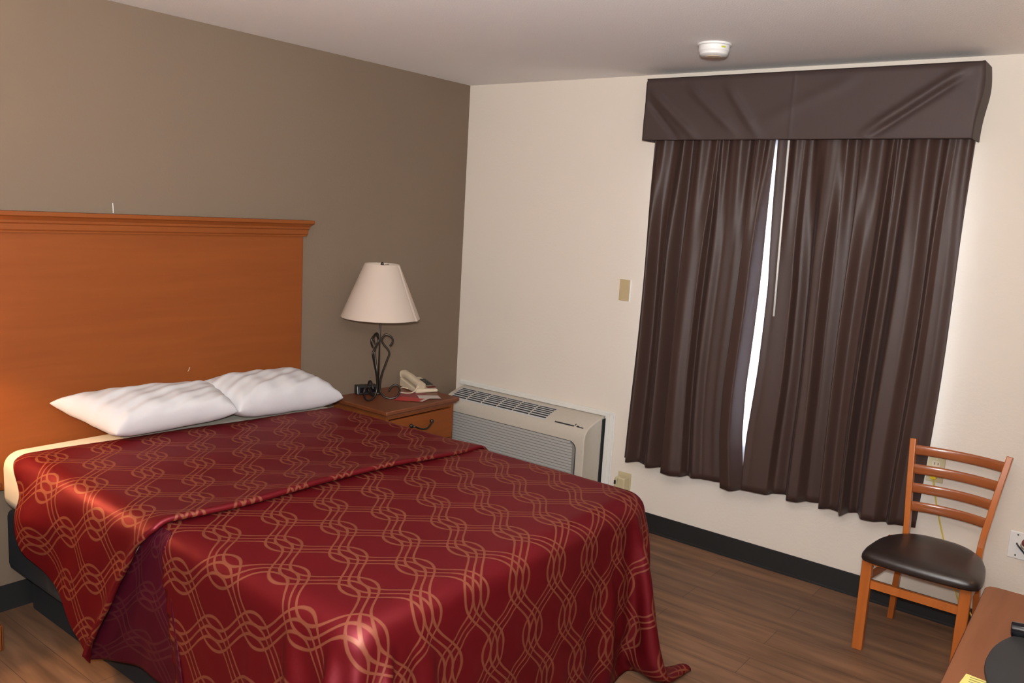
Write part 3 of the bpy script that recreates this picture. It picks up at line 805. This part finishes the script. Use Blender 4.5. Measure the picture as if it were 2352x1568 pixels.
# ------------------------------------------------------------------ wall plates
def wallplate(name, y0, y1, z0, z1, mat, label, cat, group=None, t=.006):
    root = thing(name, label, cat, (0, (y0+y1)/2, (z0+z1)/2), 0, group)
    bm = bmesh.new(); box(bm, (-t, y0, z0), (0, y1, z1)); inn(fin('plate', bm, mat, bevel=.0025), root)
    bm = bmesh.new()
    for z in (z0+.012, z1-.012) if z1-z0 > .1 else ():
        box(bm, (-t-.0012, (y0+y1)/2-.003, z-.003), (-t+.0005, (y0+y1)/2+.003, z+.003))
    return root, bm
root, b2 = wallplate('blank_plate', -1.218, -1.153, 1.252, 1.368, M['tan_plastic'], 'tan blank wall plate at mid height left of the curtains', 'wall plate'); b2.free()
bm = bmesh.new(); box(bm, (-.007, -1.222, 1.252), (0, -1.218, 1.368)); inn(fin('bright_edge', bm, M['white_plastic']), root)
root, b2 = wallplate('power_outlet', -1.320, -1.238, .175, .300, M['almond_plastic'], 'almond outlet with bulky plug low on wall between bed corner and curtain', 'outlet')
b2.free()
bm = bmesh.new(); box(bm, (-.062, -1.312, .17), (-.006, -1.262, .282)); box(bm, (-.050, -1.262, .20), (-.006, -1.240, .275)); inn(fin('plug_block', bm, M['almond_plastic'], bevel=.008), root)
bm = bmesh.new(); box(bm, (-.054, -1.252, .235), (-.048, -1.240, .258)); inn(fin('reset_button', bm, M['dark_hole'], bevel=.002), root)
root, b2 = wallplate('power_outlet', -2.852, -2.782, .629, .746, M['almond_plastic'], 'almond duplex outlet seen through the chair back slats', 'outlet')
b2.free()
for z in (.641, .734):
    bm = bmesh.new(); box(bm, (-.0072, -2.820, z-.003), (-.0055, -2.814, z+.003)); inn(fin('screw', bm, M['beige_plastic']), root)
bm = bmesh.new(); 
for z in (.665, .712):
    plate(bm, rrect(-2.834, -2.800, z-.014, z+.014, .008), -.0082, -.005)
inn(fin('socket', bm, M['beige_plastic']), root)
bm = bmesh.new()
for y in (-2.824, -2.811): box(bm, (-.0088, y-.0014, .712-.004), (-.0078, y+.0014, .712+.006))
inn(fin('slot', bm, M['dark_hole']), root)
pg = thing('extension_cord', 'yellow extension cord plugged into the outlet behind the chair', 'cord', (-.03, -2.815, .66))
bm = bmesh.new(); box(bm, (-.032, -2.828, .645), (-.009, -2.803, .678)); inn(fin('plug', bm, M['yellow_plug'], bevel=.005), pg)
bm = bmesh.new(); tube(bm, spline([(-.026,-2.815,.648),(-.024,-2.822,.62),(-.016,-2.829,.586),(-.014,-2.837,.548),(-.013,-2.859,.474),(-.013,-2.878,.415),(-.013,-2.92,.29),(-.013,-2.963,.172),(-.016,-2.981,.13),(-.03,-3.03,.10),(-.05,-3.09,.03),(-.07,-3.25,.005),(-.09,-3.5,.005)], 8), .0032, 8)
inn(fin('cable', bm, M['yellow_cord'], smooth=True), pg)
root, b2 = wallplate('jack_plate', -3.245, -3.130, .380, .497, M['white_plastic'], 'white double jack plate with two screws on wall at right edge', 'wall plate')
b2.free()
for y, z in ((-3.160,.484),(-3.160,.395),(-3.215,.484),(-3.215,.395)):
    bm = bmesh.new(); box(bm, (-.0072, y-.003, z-.003), (-.005, y+.003, z+.003)); inn(fin('screw', bm, M['dark_hole']), root)
pj = thing('jack_plug', 'maroon and cream round plug with black lead on the white plate', 'plug', (-.02, -3.19, .45))
bm = bmesh.new(); tube(bm, [(-.006,-3.19,.445),(-.018,-3.19,.447),(-.030,-3.191,.449)], lambda i: (.018,.016,.010)[i], 14); inn(fin('collar', bm, M['beige_plastic'], smooth='auto'), pj)
bm = bmesh.new(); tube(bm, [(-.020,-3.193,.462),(-.036,-3.194,.464),(-.046,-3.195,.465)], lambda i: (.016,.016,.008)[i], 14); inn(fin('cap', bm, M['maroon_print'], smooth='auto'), pj)
bm = bmesh.new(); tube(bm, spline([(-.010,-3.160,.448),(-.018,-3.165,.443),(-.020,-3.195,.412),(-.03,-3.24,.36),(-.03,-3.3,.2),(-.03,-3.36,.006)], 6), .0034, 8); inn(fin('lead', bm, M['black_plastic'], smooth=True), pj)

# ------------------------------------------------------------------ smoke detector
sd = thing('smoke_detector', 'round white smoke detector with small yellow sticker on the ceiling', 'smoke detector', (-.605, -1.868, H))
bm = bmesh.new(); lathe(bm, [(0,0),(.070,0),(.071,-.008),(.064,-.010),(.064,-.030),(.060,-.034),(.058,-.044),(.050,-.050),(0,-.052)], 48); fin('housing', bm, M['white_plastic'], sd, smooth='auto')
bm = bmesh.new(); lathe(bm, [(.0,-.0515),(.030,-.0535),(.034,-.052),(.034,-.05)], 32); fin('cover', bm, M['beige_plastic'], sd, smooth='auto')
bm = bmesh.new(); a = math.atan2(-3.47+1.868, -3.99+.605)+.62
v = []
for z in (-.016, -.023):
    for da in (-.16, 0, .16): v.append(bm.verts.new((.0648*math.cos(a+da), .0648*math.sin(a+da), z)))
bm.faces.new((v[0],v[1],v[4],v[3])); bm.faces.new((v[1],v[2],v[5],v[4])); fin('sticker', bm, M['gold_sticker'], sd)

# ------------------------------------------------------------------ curtains
def curtain(name, ys_b, folds, zb, label, inner=None):
    """ys_b: (y_start, y_end) ; folds: list of (y, depth 0..1) at the hem"""
    ya, yb = ys_b; bm = bmesh.new(); nu, nv = 260, 60
    ks = sorted(folds, key=lambda q: -q[0])
    def depth(y):
        if y >= ks[0][0]: return ks[0][1]
        for (a, da), (c, dc) in zip(ks, ks[1:]):
            if y >= c:
                t = (a-y)/(a-c+1e-9); t = t*t*(3-2*t); return da+(dc-da)*t
        return ks[-1][1]
    def f(u, v):
        # v 0 top .. 1 bottom
        y = ya+(yb-ya)*u
        zt = 2.33; z = zt+(zb-zt)*v
        d = depth(y)
        # pinch pleats near the top
        g = min(1, v/.45); g = g*g*(3-2*g)
        top = .35*d+.25+.22*math.sin(y*62)+.10*math.sin(y*117+1)
        dd = top*(1-g)*.8+d*g
        yy = y + .006*math.sin(v*7+y*9)*g + .008*math.sin(y*31)*(1-g)
        if inner: yy = inner(u, v, yy)
        amp = .075+.035*v
        if y < -2.66: amp *= 1-.55*min(1, (-2.66-y)/.05)
        x = -.060-amp*dd*(1+.10*math.sin(y*13+v*3))
        if d > .7 and v > .97: pass
        return Vector((x, yy, z))
    grid(bm, f, nu, nv)
    o = fin(name, bm, [M['curtain'], M['liner']], smooth='keep')
    # front must face the room (-x)
    me = o.data
    n0 = sum((p.normal.x for p in me.polygons))
    if n0 > 0: me.flip_normals()
    md = o.modifiers.new('thick', 'SOLIDIFY'); md.thickness = .003; md.offset = -1; md.material_offset = 1; md.material_offset_rim = 0
    at(o, (-.1, (ya+yb)/2, zb)); return tag(o, label, 'curtain', 'brown window curtains')
# inner edges follow the gap between the panels
GL = [(2.35,-1.985),(2.088,-1.981),(1.429,-1.967),(.911,-1.955),(.674,-1.966),(.411,-2.004)]
GR = [(2.35,-1.992),(2.088,-1.995),(1.435,-2.026),(1.01,-2.024),(.702,-2.013),(.40,-2.017)]
def gy(tab, z):
    for (a, fa), (c, fc) in zip(tab, tab[1:]):
        if z >= c: t = (a-z)/(a-c); return fa+(fc-fa)*t
    return tab[-1][1]
def innerL(u, v, y):
    z = 2.33+(.405-2.33)*v; e = gy(GL, z)-(-2.004); o = (-1.342+1.31)*(1-v)
    return y+e*u**2+o*(1-u)
def innerR(u, v, y):
    z = 2.33+(.43-2.33)*v; e = gy(GR, z)-(-2.017); o = (-2.816+2.785)*(1-v)
    return y+e*(1-u)**2+o*u**2
FL_ = [(-1.31,.1),(-1.335,.25),(-1.358,.85),(-1.403,.2),(-1.44,.35),(-1.478,.75),(-1.538,.1),(-1.572,.9),(-1.62,1),(-1.672,.85),(-1.69,.35),(-1.729,.65),(-1.775,.4),(-1.83,.3),(-1.888,.15),(-1.905,.95),(-1.958,1),(-2.004,.3)]
FR_ = [(-2.017,.9),(-2.05,.85),(-2.13,.8),(-2.152,.35),(-2.195,.1),(-2.232,.95),(-2.266,.9),(-2.304,.3),(-2.36,.12),(-2.376,.9),(-2.42,.5),(-2.455,.55),(-2.483,1),(-2.502,.3),(-2.53,.1),(-2.575,.75),(-2.62,.7),(-2.667,.35),(-2.688,.85),(-2.74,.7),(-2.785,.35)]
curtain('curtain', (-1.31, -2.004), FL_, .405, 'brown pleated curtain panel nearer the bed, hanging left of the window gap', innerL)
curtain('curtain', (-2.017, -2.785), FR_, .425, 'wider brown pleated curtain panel behind the chair, right of the window gap', innerR)
# sheer behind
bm = bmesh.new()
def shf(u, v):
    y = -1.45+(-2.66+1.45)*u; z = 2.3+(.52-2.3)*v
    return Vector((-.030+.014*math.sin(y*70+.8*math.sin(v*3))+.006*math.sin(y*150), y, z))
grid(bm, shf, 260, 20); o = fin('sheer_curtain', bm, M['sheer'], smooth='keep'); at(o, (-.03, -2.05, .52))
tag(o, 'translucent white sheer showing in the narrow gap between the brown curtains', 'curtain')
# valance
va = thing('valance', 'brown cloth covered valance box over the window curtains', 'valance', (-.08, -2.05, 2.09))
bm = bmesh.new()
vy0, vy1, vx, vz0, vz1 = -2.805, -1.308, -.160, 2.093, 2.394
def vfront(u, v):
    # u along: 0..1 from left return, front, right return
    tot = .16+(vy1-vy0)+.16; s = u*tot
    z = vz1+(vz0-vz1)*v
    w = 0
    if s < .16: x, y = -s, vy1; nx, ny = 0, 1
    elif s < .16+(vy1-vy0): x, y = vx, vy1-(s-.16); nx, ny = -1, 0
    else: x, y = vx+(s-.16-(vy1-vy0)), vy0; nx, ny = 0, -1
    a = (vy1-y)/(vy1-vy0)                # 0 left 1 right
    # diagonal sag folds from the upper corners
    if nx:
        def ridge(px, pz, dx, dz, wd, L):
            ax, az = a*1.5-px, (1-v)*.30-pz
            ln = math.hypot(dx, dz); dx, dz = dx/ln, dz/ln
            al = ax*dx+az*dz; pe = -ax*dz+az*dx
            if al < 0 or al > L: return 0
            return math.exp(-(pe/wd)**2)*min(1, al/.08)*min(1, (L-al)/.12)
        w += .018*ridge(1.47, .285, -.40, -.27, .020, .50) - .014*ridge(1.45, .25, -.40, -.28, .016, .46)
        w += .013*ridge(.02, .25, .30, -.26, .020, .42) - .010*ridge(.0, .21, .26, -.27, .016, .36)
        w += .010*ridge(.22, .27, .30, -.26, .022, .40)+.010*ridge(.42, .27, .20, -.27, .022, .36)
        w += .005*ridge(1.05, .27, -.45, -.2, .03, .5)
        w += .0015*math.exp(-((a*1.5-.755)/.006)**2)
        w += .004*math.sin(a*9)*v
    else:
        w -= .016*math.exp(-((v-.27)/.2)**2) if ny > 0 else -.018*math.exp(-((v-.3)/.35)**2)
    x += nx*w; y += ny*w
    # round the front corners a little at the very top
    if v < .06: x += .010*(1-v/.06)*(1 if nx else 0)
    return Vector((x, y, z))
grid(bm, vfront, 300, 40)
o = fin('valance_skirt', bm, M['valance'], smooth='keep'); md = o.modifiers.new('thick', 'SOLIDIFY'); md.thickness = .004; md.offset = 0
inn(o, va)
bm = bmesh.new(); box(bm, (vx+.008, vy0+.006, vz1-.018), (0, vy1-.006, vz1-.003)); inn(fin('top_board', bm, M['valance']), va)
bm = bmesh.new(); tube(bm, [(-.168,-2.067,2.088),(-.168,-2.074,1.7),(-.168,-2.083,1.287)], .0052, 8)
tag(at(fin('draw_wand', bm, M['white_plastic'], smooth=True), (-.168, -2.07, 1.3)), 'thin white plastic draw wand hanging in front of the curtain gap', 'curtain wand')

# ------------------------------------------------------------------ chair
ch = thing('dining_chair', 'cherry wood ladder-back chair with dark brown vinyl seat beside the desk', 'chair', (-.30, -2.90, 0))
def chp(name, bm, mat, **kw): return inn(fin(name, bm, mat, **kw), ch)
def sq(w, d): return lambda i: [(-w/2,-d/2),(w/2,-d/2),(w/2,d/2),(-w/2,d/2)]
for y in (-2.703, -3.062):
    bm = bmesh.new(); sweep(bm, [(-.505,y,0),(-.508,y,.2),(-.510,y,.392)], sq(.036,.040), up=Vector((0,1,0))); chp('front_leg', bm, M['chair_wood'], bevel=.004)
for s, ys in ((1, (-2.736,-2.752,-2.770,-2.756,-2.738)), (-1, (-3.070,-3.062,-3.052,-3.072,-3.101))):
    pts = spline([(-.100,ys[0],0),(-.160,ys[1],.22),(-.192,ys[2],.42),(-.172,ys[3],.62),(-.132,ys[4],.834)], 6)
    bm = bmesh.new(); sweep(bm, pts, lambda i: [(-.012,-.019),(.012,-.019),(.012,.019),(-.012,.019)], up=Vector((1,0,0)))
    chp('back_post', bm, M['chair_wood'], bevel=.003)
def postx(z):
    return -.192+.060*((z-.42)/.414)**1.6
def posty(z, s):
    t = (z-.42)/.414
    return (-2.770+.032*t) if s > 0 else (-3.052-.049*t)
for zc in (.789, .709, .630, .552):
    ya, yb = posty(zc, 1)-.008, posty(zc, -1)+.008; bm = bmesh.new(); pts = []
    for k in range(17):
        t = k/16; y = ya+(yb-ya)*t; pts.append((postx(zc)+.030*(1-(2*t-1)**2), y, zc))
    hh, dd = .0215, .0065
    prof = [(dd*math.cos(a)*(1 if abs(math.cos(a)) > .01 else 1), hh*math.copysign(abs(math.sin(a))**.8, math.sin(a))) for a in [2*PI*k/12 for k in range(12)]]
    sweep(bm, pts, lambda i: [(p[0], p[1]) for p in prof], up=Vector((0,0,1)))
    chp('back_slat', bm, M['slat_wood'], smooth='auto')
# seat pad
bm = bmesh.new()
OUT = [(-.575,-2.70),(-.592,-2.80),(-.596,-2.90),(-.592,-3.0),(-.578,-3.090),(-.53,-3.112),(-.45,-3.110),(-.34,-3.095),(-.25,-3.06),(-.190,-2.99),(-.176,-2.90),(-.190,-2.81),(-.25,-2.745),(-.34,-2.703),(-.45,-2.687),(-.53,-2.683)]
def seat_outline(a):
    t = (a/(2*PI))*16; i = int(t) % 16; f = t-int(t)
    p = [Vector((*OUT[(i+k) % 16], 0)) for k in (-1, 0, 1, 2)]
    q = .5*((2*p[1])+(p[2]-p[0])*f+(2*p[0]-5*p[1]+4*p[2]-p[3])*f*f+(3*p[1]-p[0]-3*p[2]+p[3])*f**3)
    return q.x, q.y
rings = []
levels = [(.0,.400),(.90,.400),(.985,.402),(1.0,.410),(.995,.424),(.965,.436),(.90,.445),(.7,.454),(.4,.459),(0,.460)]
K = 56
for sc, z in levels:
    if sc == 0: rings.append([bm.verts.new((-.385,-2.897,z))]*K); continue
    rings.append([bm.verts.new((-.385+(seat_outline(2*PI*j/K)[0]+.385)*sc, -2.897+(seat_outline(2*PI*j/K)[1]+2.897)*sc, z)) for j in range(K)])
for i in range(len(rings)-1):
    for j in range(K):
        q = [rings[i][j], rings[i][(j+1)%K], rings[i+1][(j+1)%K], rings[i+1][j]]; q = list(dict.fromkeys(q)); bm.faces.new(q)
chp('seat', bm, M['leather'], smooth=True)
bm = bmesh.new(); box(bm, (-.52,-3.07,.372), (-.500,-2.70,.405)); box(bm, (-.51,-2.72,.375), (-.19,-2.702,.405)); box(bm, (-.51,-3.065,.375), (-.19,-3.045,.405)); box(bm, (-.225,-3.06,.375), (-.205,-2.73,.405))
chp('seat_frame', bm, M['chair_wood'], bevel=.002)
for p0, p1, w, d in (((-.507,-2.705,.288),(-.507,-3.06,.288),.018,.034),((-.505,-2.703,.31),(-.165,-2.757,.31),.016,.026),((-.505,-3.062,.31),(-.165,-3.060,.31),.016,.026),((-.157,-2.752,.25),(-.157,-3.062,.25),.016,.026)):
    bm = bmesh.new(); bar(bm, p0, p1, w, d); chp('stretcher', bm, M['chair_wood'], bevel=.002)

# ------------------------------------------------------------------ desk and what lies on it
dk = thing('desk', 'wood laminate desk with dark edge at the lower right', 'desk', (-2.1, -3.53, 0))
bm = bmesh.new(); plate_pts = [(-2.95,-3.85),(-1.38,-3.85),(-1.38,-3.235),(-1.386,-3.220),(-1.40,-3.212),(-2.95,-3.232)]
def slab(bm, P_, z0, z1):
    lo = [bm.verts.new((x,y,z0)) for x, y in P_]; hi = [bm.verts.new((x,y,z1)) for x, y in P_]; n = len(P_)
    bm.faces.new(lo[::-1]); bm.faces.new(hi)
    for i in range(n): bm.faces.new((lo[i], lo[(i+1)%n], hi[(i+1)%n], hi[i]))
slab(bm, plate_pts, .737, .740); inn(fin('desktop', bm, M['desk_wood']), dk)
bm = bmesh.new(); slab(bm, [(x+(.003 if x > -2 else 0), y+.003 if y > -3.5 else y) for x, y in plate_pts], .708, .7372); inn(fin('desk_edging', bm, M['desk_edge'], bevel=.003), dk)
bm = bmesh.new(); box(bm, (-1.44,-3.84,0), (-1.415,-3.26,.708)); inn(fin('side_panel', bm, M['desk_edge']), dk)
bm = bmesh.new(); box(bm, (-2.93,-3.84,0), (-2.905,-3.26,.708)); inn(fin('side_panel', bm, M['desk_edge']), dk)
bm = bmesh.new(); box(bm, (-2.905,-3.84,.3), (-1.44,-3.82,.708)); inn(fin('modesty_panel', bm, M['desk_edge']), dk)
bm = bmesh.new()
lathe(bm, [(0,.0),(.98,.0),(1,.004),(.99,.010),(.9,.013),(0,.015)], 64)
for v in bm.verts: v.co = Vector((v.co.x*.255, v.co.y*.150, v.co.z))
o = fin('stand_base', bm, M['matte_black'], smooth='auto', loc=(-1.862, -3.430, .7405)); tag(o, 'matte black oval base plate on the desk', 'stand base')
bm = bmesh.new(); d_ = Vector((.06,-1,.10)).normalized(); p = Vector((-1.688,-3.306,.760))
tube(bm, [p, p+d_*.002, p+d_*.006, p+d_*.12, p+d_*.22], lambda i: (.015,.0185,.0195,.0195,.0195)[i], 28)
o = fin('black_tube', bm, M['gloss_black'], smooth='auto'); at(o, tuple(p)); tag(o, 'glossy black tube lying on the desk beyond the oval base', 'tube')
bm = bmesh.new(); slab(bm, [(-1.966,-3.256),(-1.973,-3.312),(-2.045,-3.305),(-2.036,-3.250)], 0, .0012)
o = fin('sheet', bm, M['yellow_note']); nt_ = thing('sticky_note', 'yellow paper note on the desk at the bottom edge', 'note', (-2.0, -3.28, .7402))
o.data.transform(Matrix.Translation((2.0, 3.28, 0))); o.parent = nt_
bm = bmesh.new()
for k in range(4):
    x = -1.978-.011*k; box(bm, (x-.0016, -3.300+.002*(k%3), .7414), (x+.0012, -3.266, .7418))
inn(fin('faint_lines', bm, M['ink']), nt_)
# bluish object peeking out under the comforter's foot
bm = bmesh.new()
lathe(bm, [(0,0),(.05,0),(.055,.012),(.045,.028),(0,.032)], 28)
for v in bm.verts: v.co.x *= 1.1; v.co.z *= .7
o = fin('slipper', bm, M['grey_rug'], smooth='auto', loc=(-1.475, -2.175, 0)); tag(o, 'small blue-grey item on floor under the comforter hem', 'floor item')

# ------------------------------------------------------------------ lights
def area(name, loc, size, power, color, target=None, rot=None):
    L = bpy.data.lights.new(name, 'AREA'); L.shape = 'DISK'; L.size = size; L.energy = power; L.color = color
    o = bpy.data.objects.new(name, L); COL.objects.link(o); o.location = loc
    if target is not None: o.rotation_euler = (Vector(target)-Vector(loc)).to_track_quat('-Z', 'Y').to_euler()
    return o
CAM = Vector((-3.98872, -3.46894, 1.70171))
# added fill light above the frame, brightens ceiling and far walls
fx = thing('ceiling_fill_light', 'added fill light in a round glass globe, unseen above the frame', 'ceiling light', (-2.2, -3.0, H))
bm = bmesh.new(); lathe(bm, [(0,0),(.15,0),(.15,-.02),(0,-.02)], 32); fin('mount', bm, M['white_plastic'], fx, smooth='auto')
# camera flash (small, beside the lens) and its bounce off the ceiling behind
area('camera_flash', CAM+Vector((-.02, -.02, .09)), .06, 22, (.97, .985, 1), target=(-1.3, -1.4, 1.1))
area('flash_bounce', CAM+Vector((-.05, .0, .12)), .12, 165, (1, .985, .97), target=(-3.7, -2.9, H))
bm = bmesh.new(); lathe(bm, [(.0,-.22),(.09,-.20),(.13,-.13),(.09,-.06),(.02,-.03),(.02,-.02),(0,-.02)], 32); fin('globe', bm, M['opal_glass'], fx, smooth='auto')
L = bpy.data.lights.new('ceiling_fill_bulb', 'POINT'); L.energy = 58; L.color = (1, .93, .85); L.shadow_soft_size = .06
lo = bpy.data.objects.new('ceiling_fill_bulb', L); COL.objects.link(lo); lo.parent = fx; lo.location = (0, 0, -.13)
# unseen fill lamp added on the desk wall to even out the room
vl = thing('wall_fill_lamp', 'added fill lamp on the desk wall, out of view to the right', 'lamp', (-2.5, YB, 1.95))
bm = bmesh.new(); box(bm, (-.06, 0, -.06), (.06, .02, .06)); tube(bm, [(0,.02,0),(0,.09,0),(0,.13,.03)], .01); fin('bracket', bm, M['iron'], vl)
bm = bmesh.new(); lathe(bm, [(.05,-.10),(.085,-.02),(.09,.06),(.088,.06),(.048,-.10),(.05,-.10)], 32, ctr=(0,.15,.06)); fin('lamp_shade', bm, M['shade'], vl, smooth='auto')
L = bpy.data.lights.new('wall_fill_bulb', 'POINT'); L.energy = 8; L.color = (.98, .98, 1); L.shadow_soft_size = .08
lo = bpy.data.objects.new('wall_fill_bulb', L); COL.objects.link(lo); lo.parent = vl; lo.location = (0, .15, .10)
# floor lamp in the window corner beyond the right edge
fl = thing('floor_lamp', 'floor lamp in the window corner right of the picture', 'lamp', (-.62, -3.62, 0))
bm = bmesh.new(); lathe(bm, [(0,0),(.13,0),(.13,.012),(.02,.03),(.011,.04),(.011,1.35),(0,1.35)], 28); fin('pole', bm, M['iron'], fl, smooth='auto')
bm = bmesh.new(); lathe(bm, [(.17,1.20),(.10,1.48),(.098,1.48),(.168,1.20),(.17,1.20)], 40); fin('lamp_shade', bm, M['shade'], fl, smooth='auto')
L = bpy.data.lights.new('floor_lamp_bulb', 'POINT'); L.energy = 5; L.color = (1, .66, .32); L.shadow_soft_size = .04
lo = bpy.data.objects.new('floor_lamp_bulb', L); COL.objects.link(lo); lo.parent = fl; lo.location = (0, 0, 1.36)
# daylight
W = bpy.data.worlds.new('World'); S.world = W; W.use_nodes = True
bg = W.node_tree.nodes['Background']; bg.inputs[0].default_value = (.88, .94, 1, 1); bg.inputs[1].default_value = 8

# ------------------------------------------------------------------ camera
cam = bpy.data.cameras.new('camera'); co = bpy.data.objects.new('camera', cam); COL.objects.link(co)
cam.sensor_width = 36; cam.lens = 36*1919.083/2352; cam.clip_start = .05
co.location = CAM; co.rotation_euler = (1.4156945, -.0575019, -.9110951)
S.camera = co
S.view_settings.view_transform = 'Standard'; S.view_settings.look = 'None'; S.view_settings.gamma = 1
S.view_settings.use_curve_mapping = False
S.view_settings.exposure = 0.12
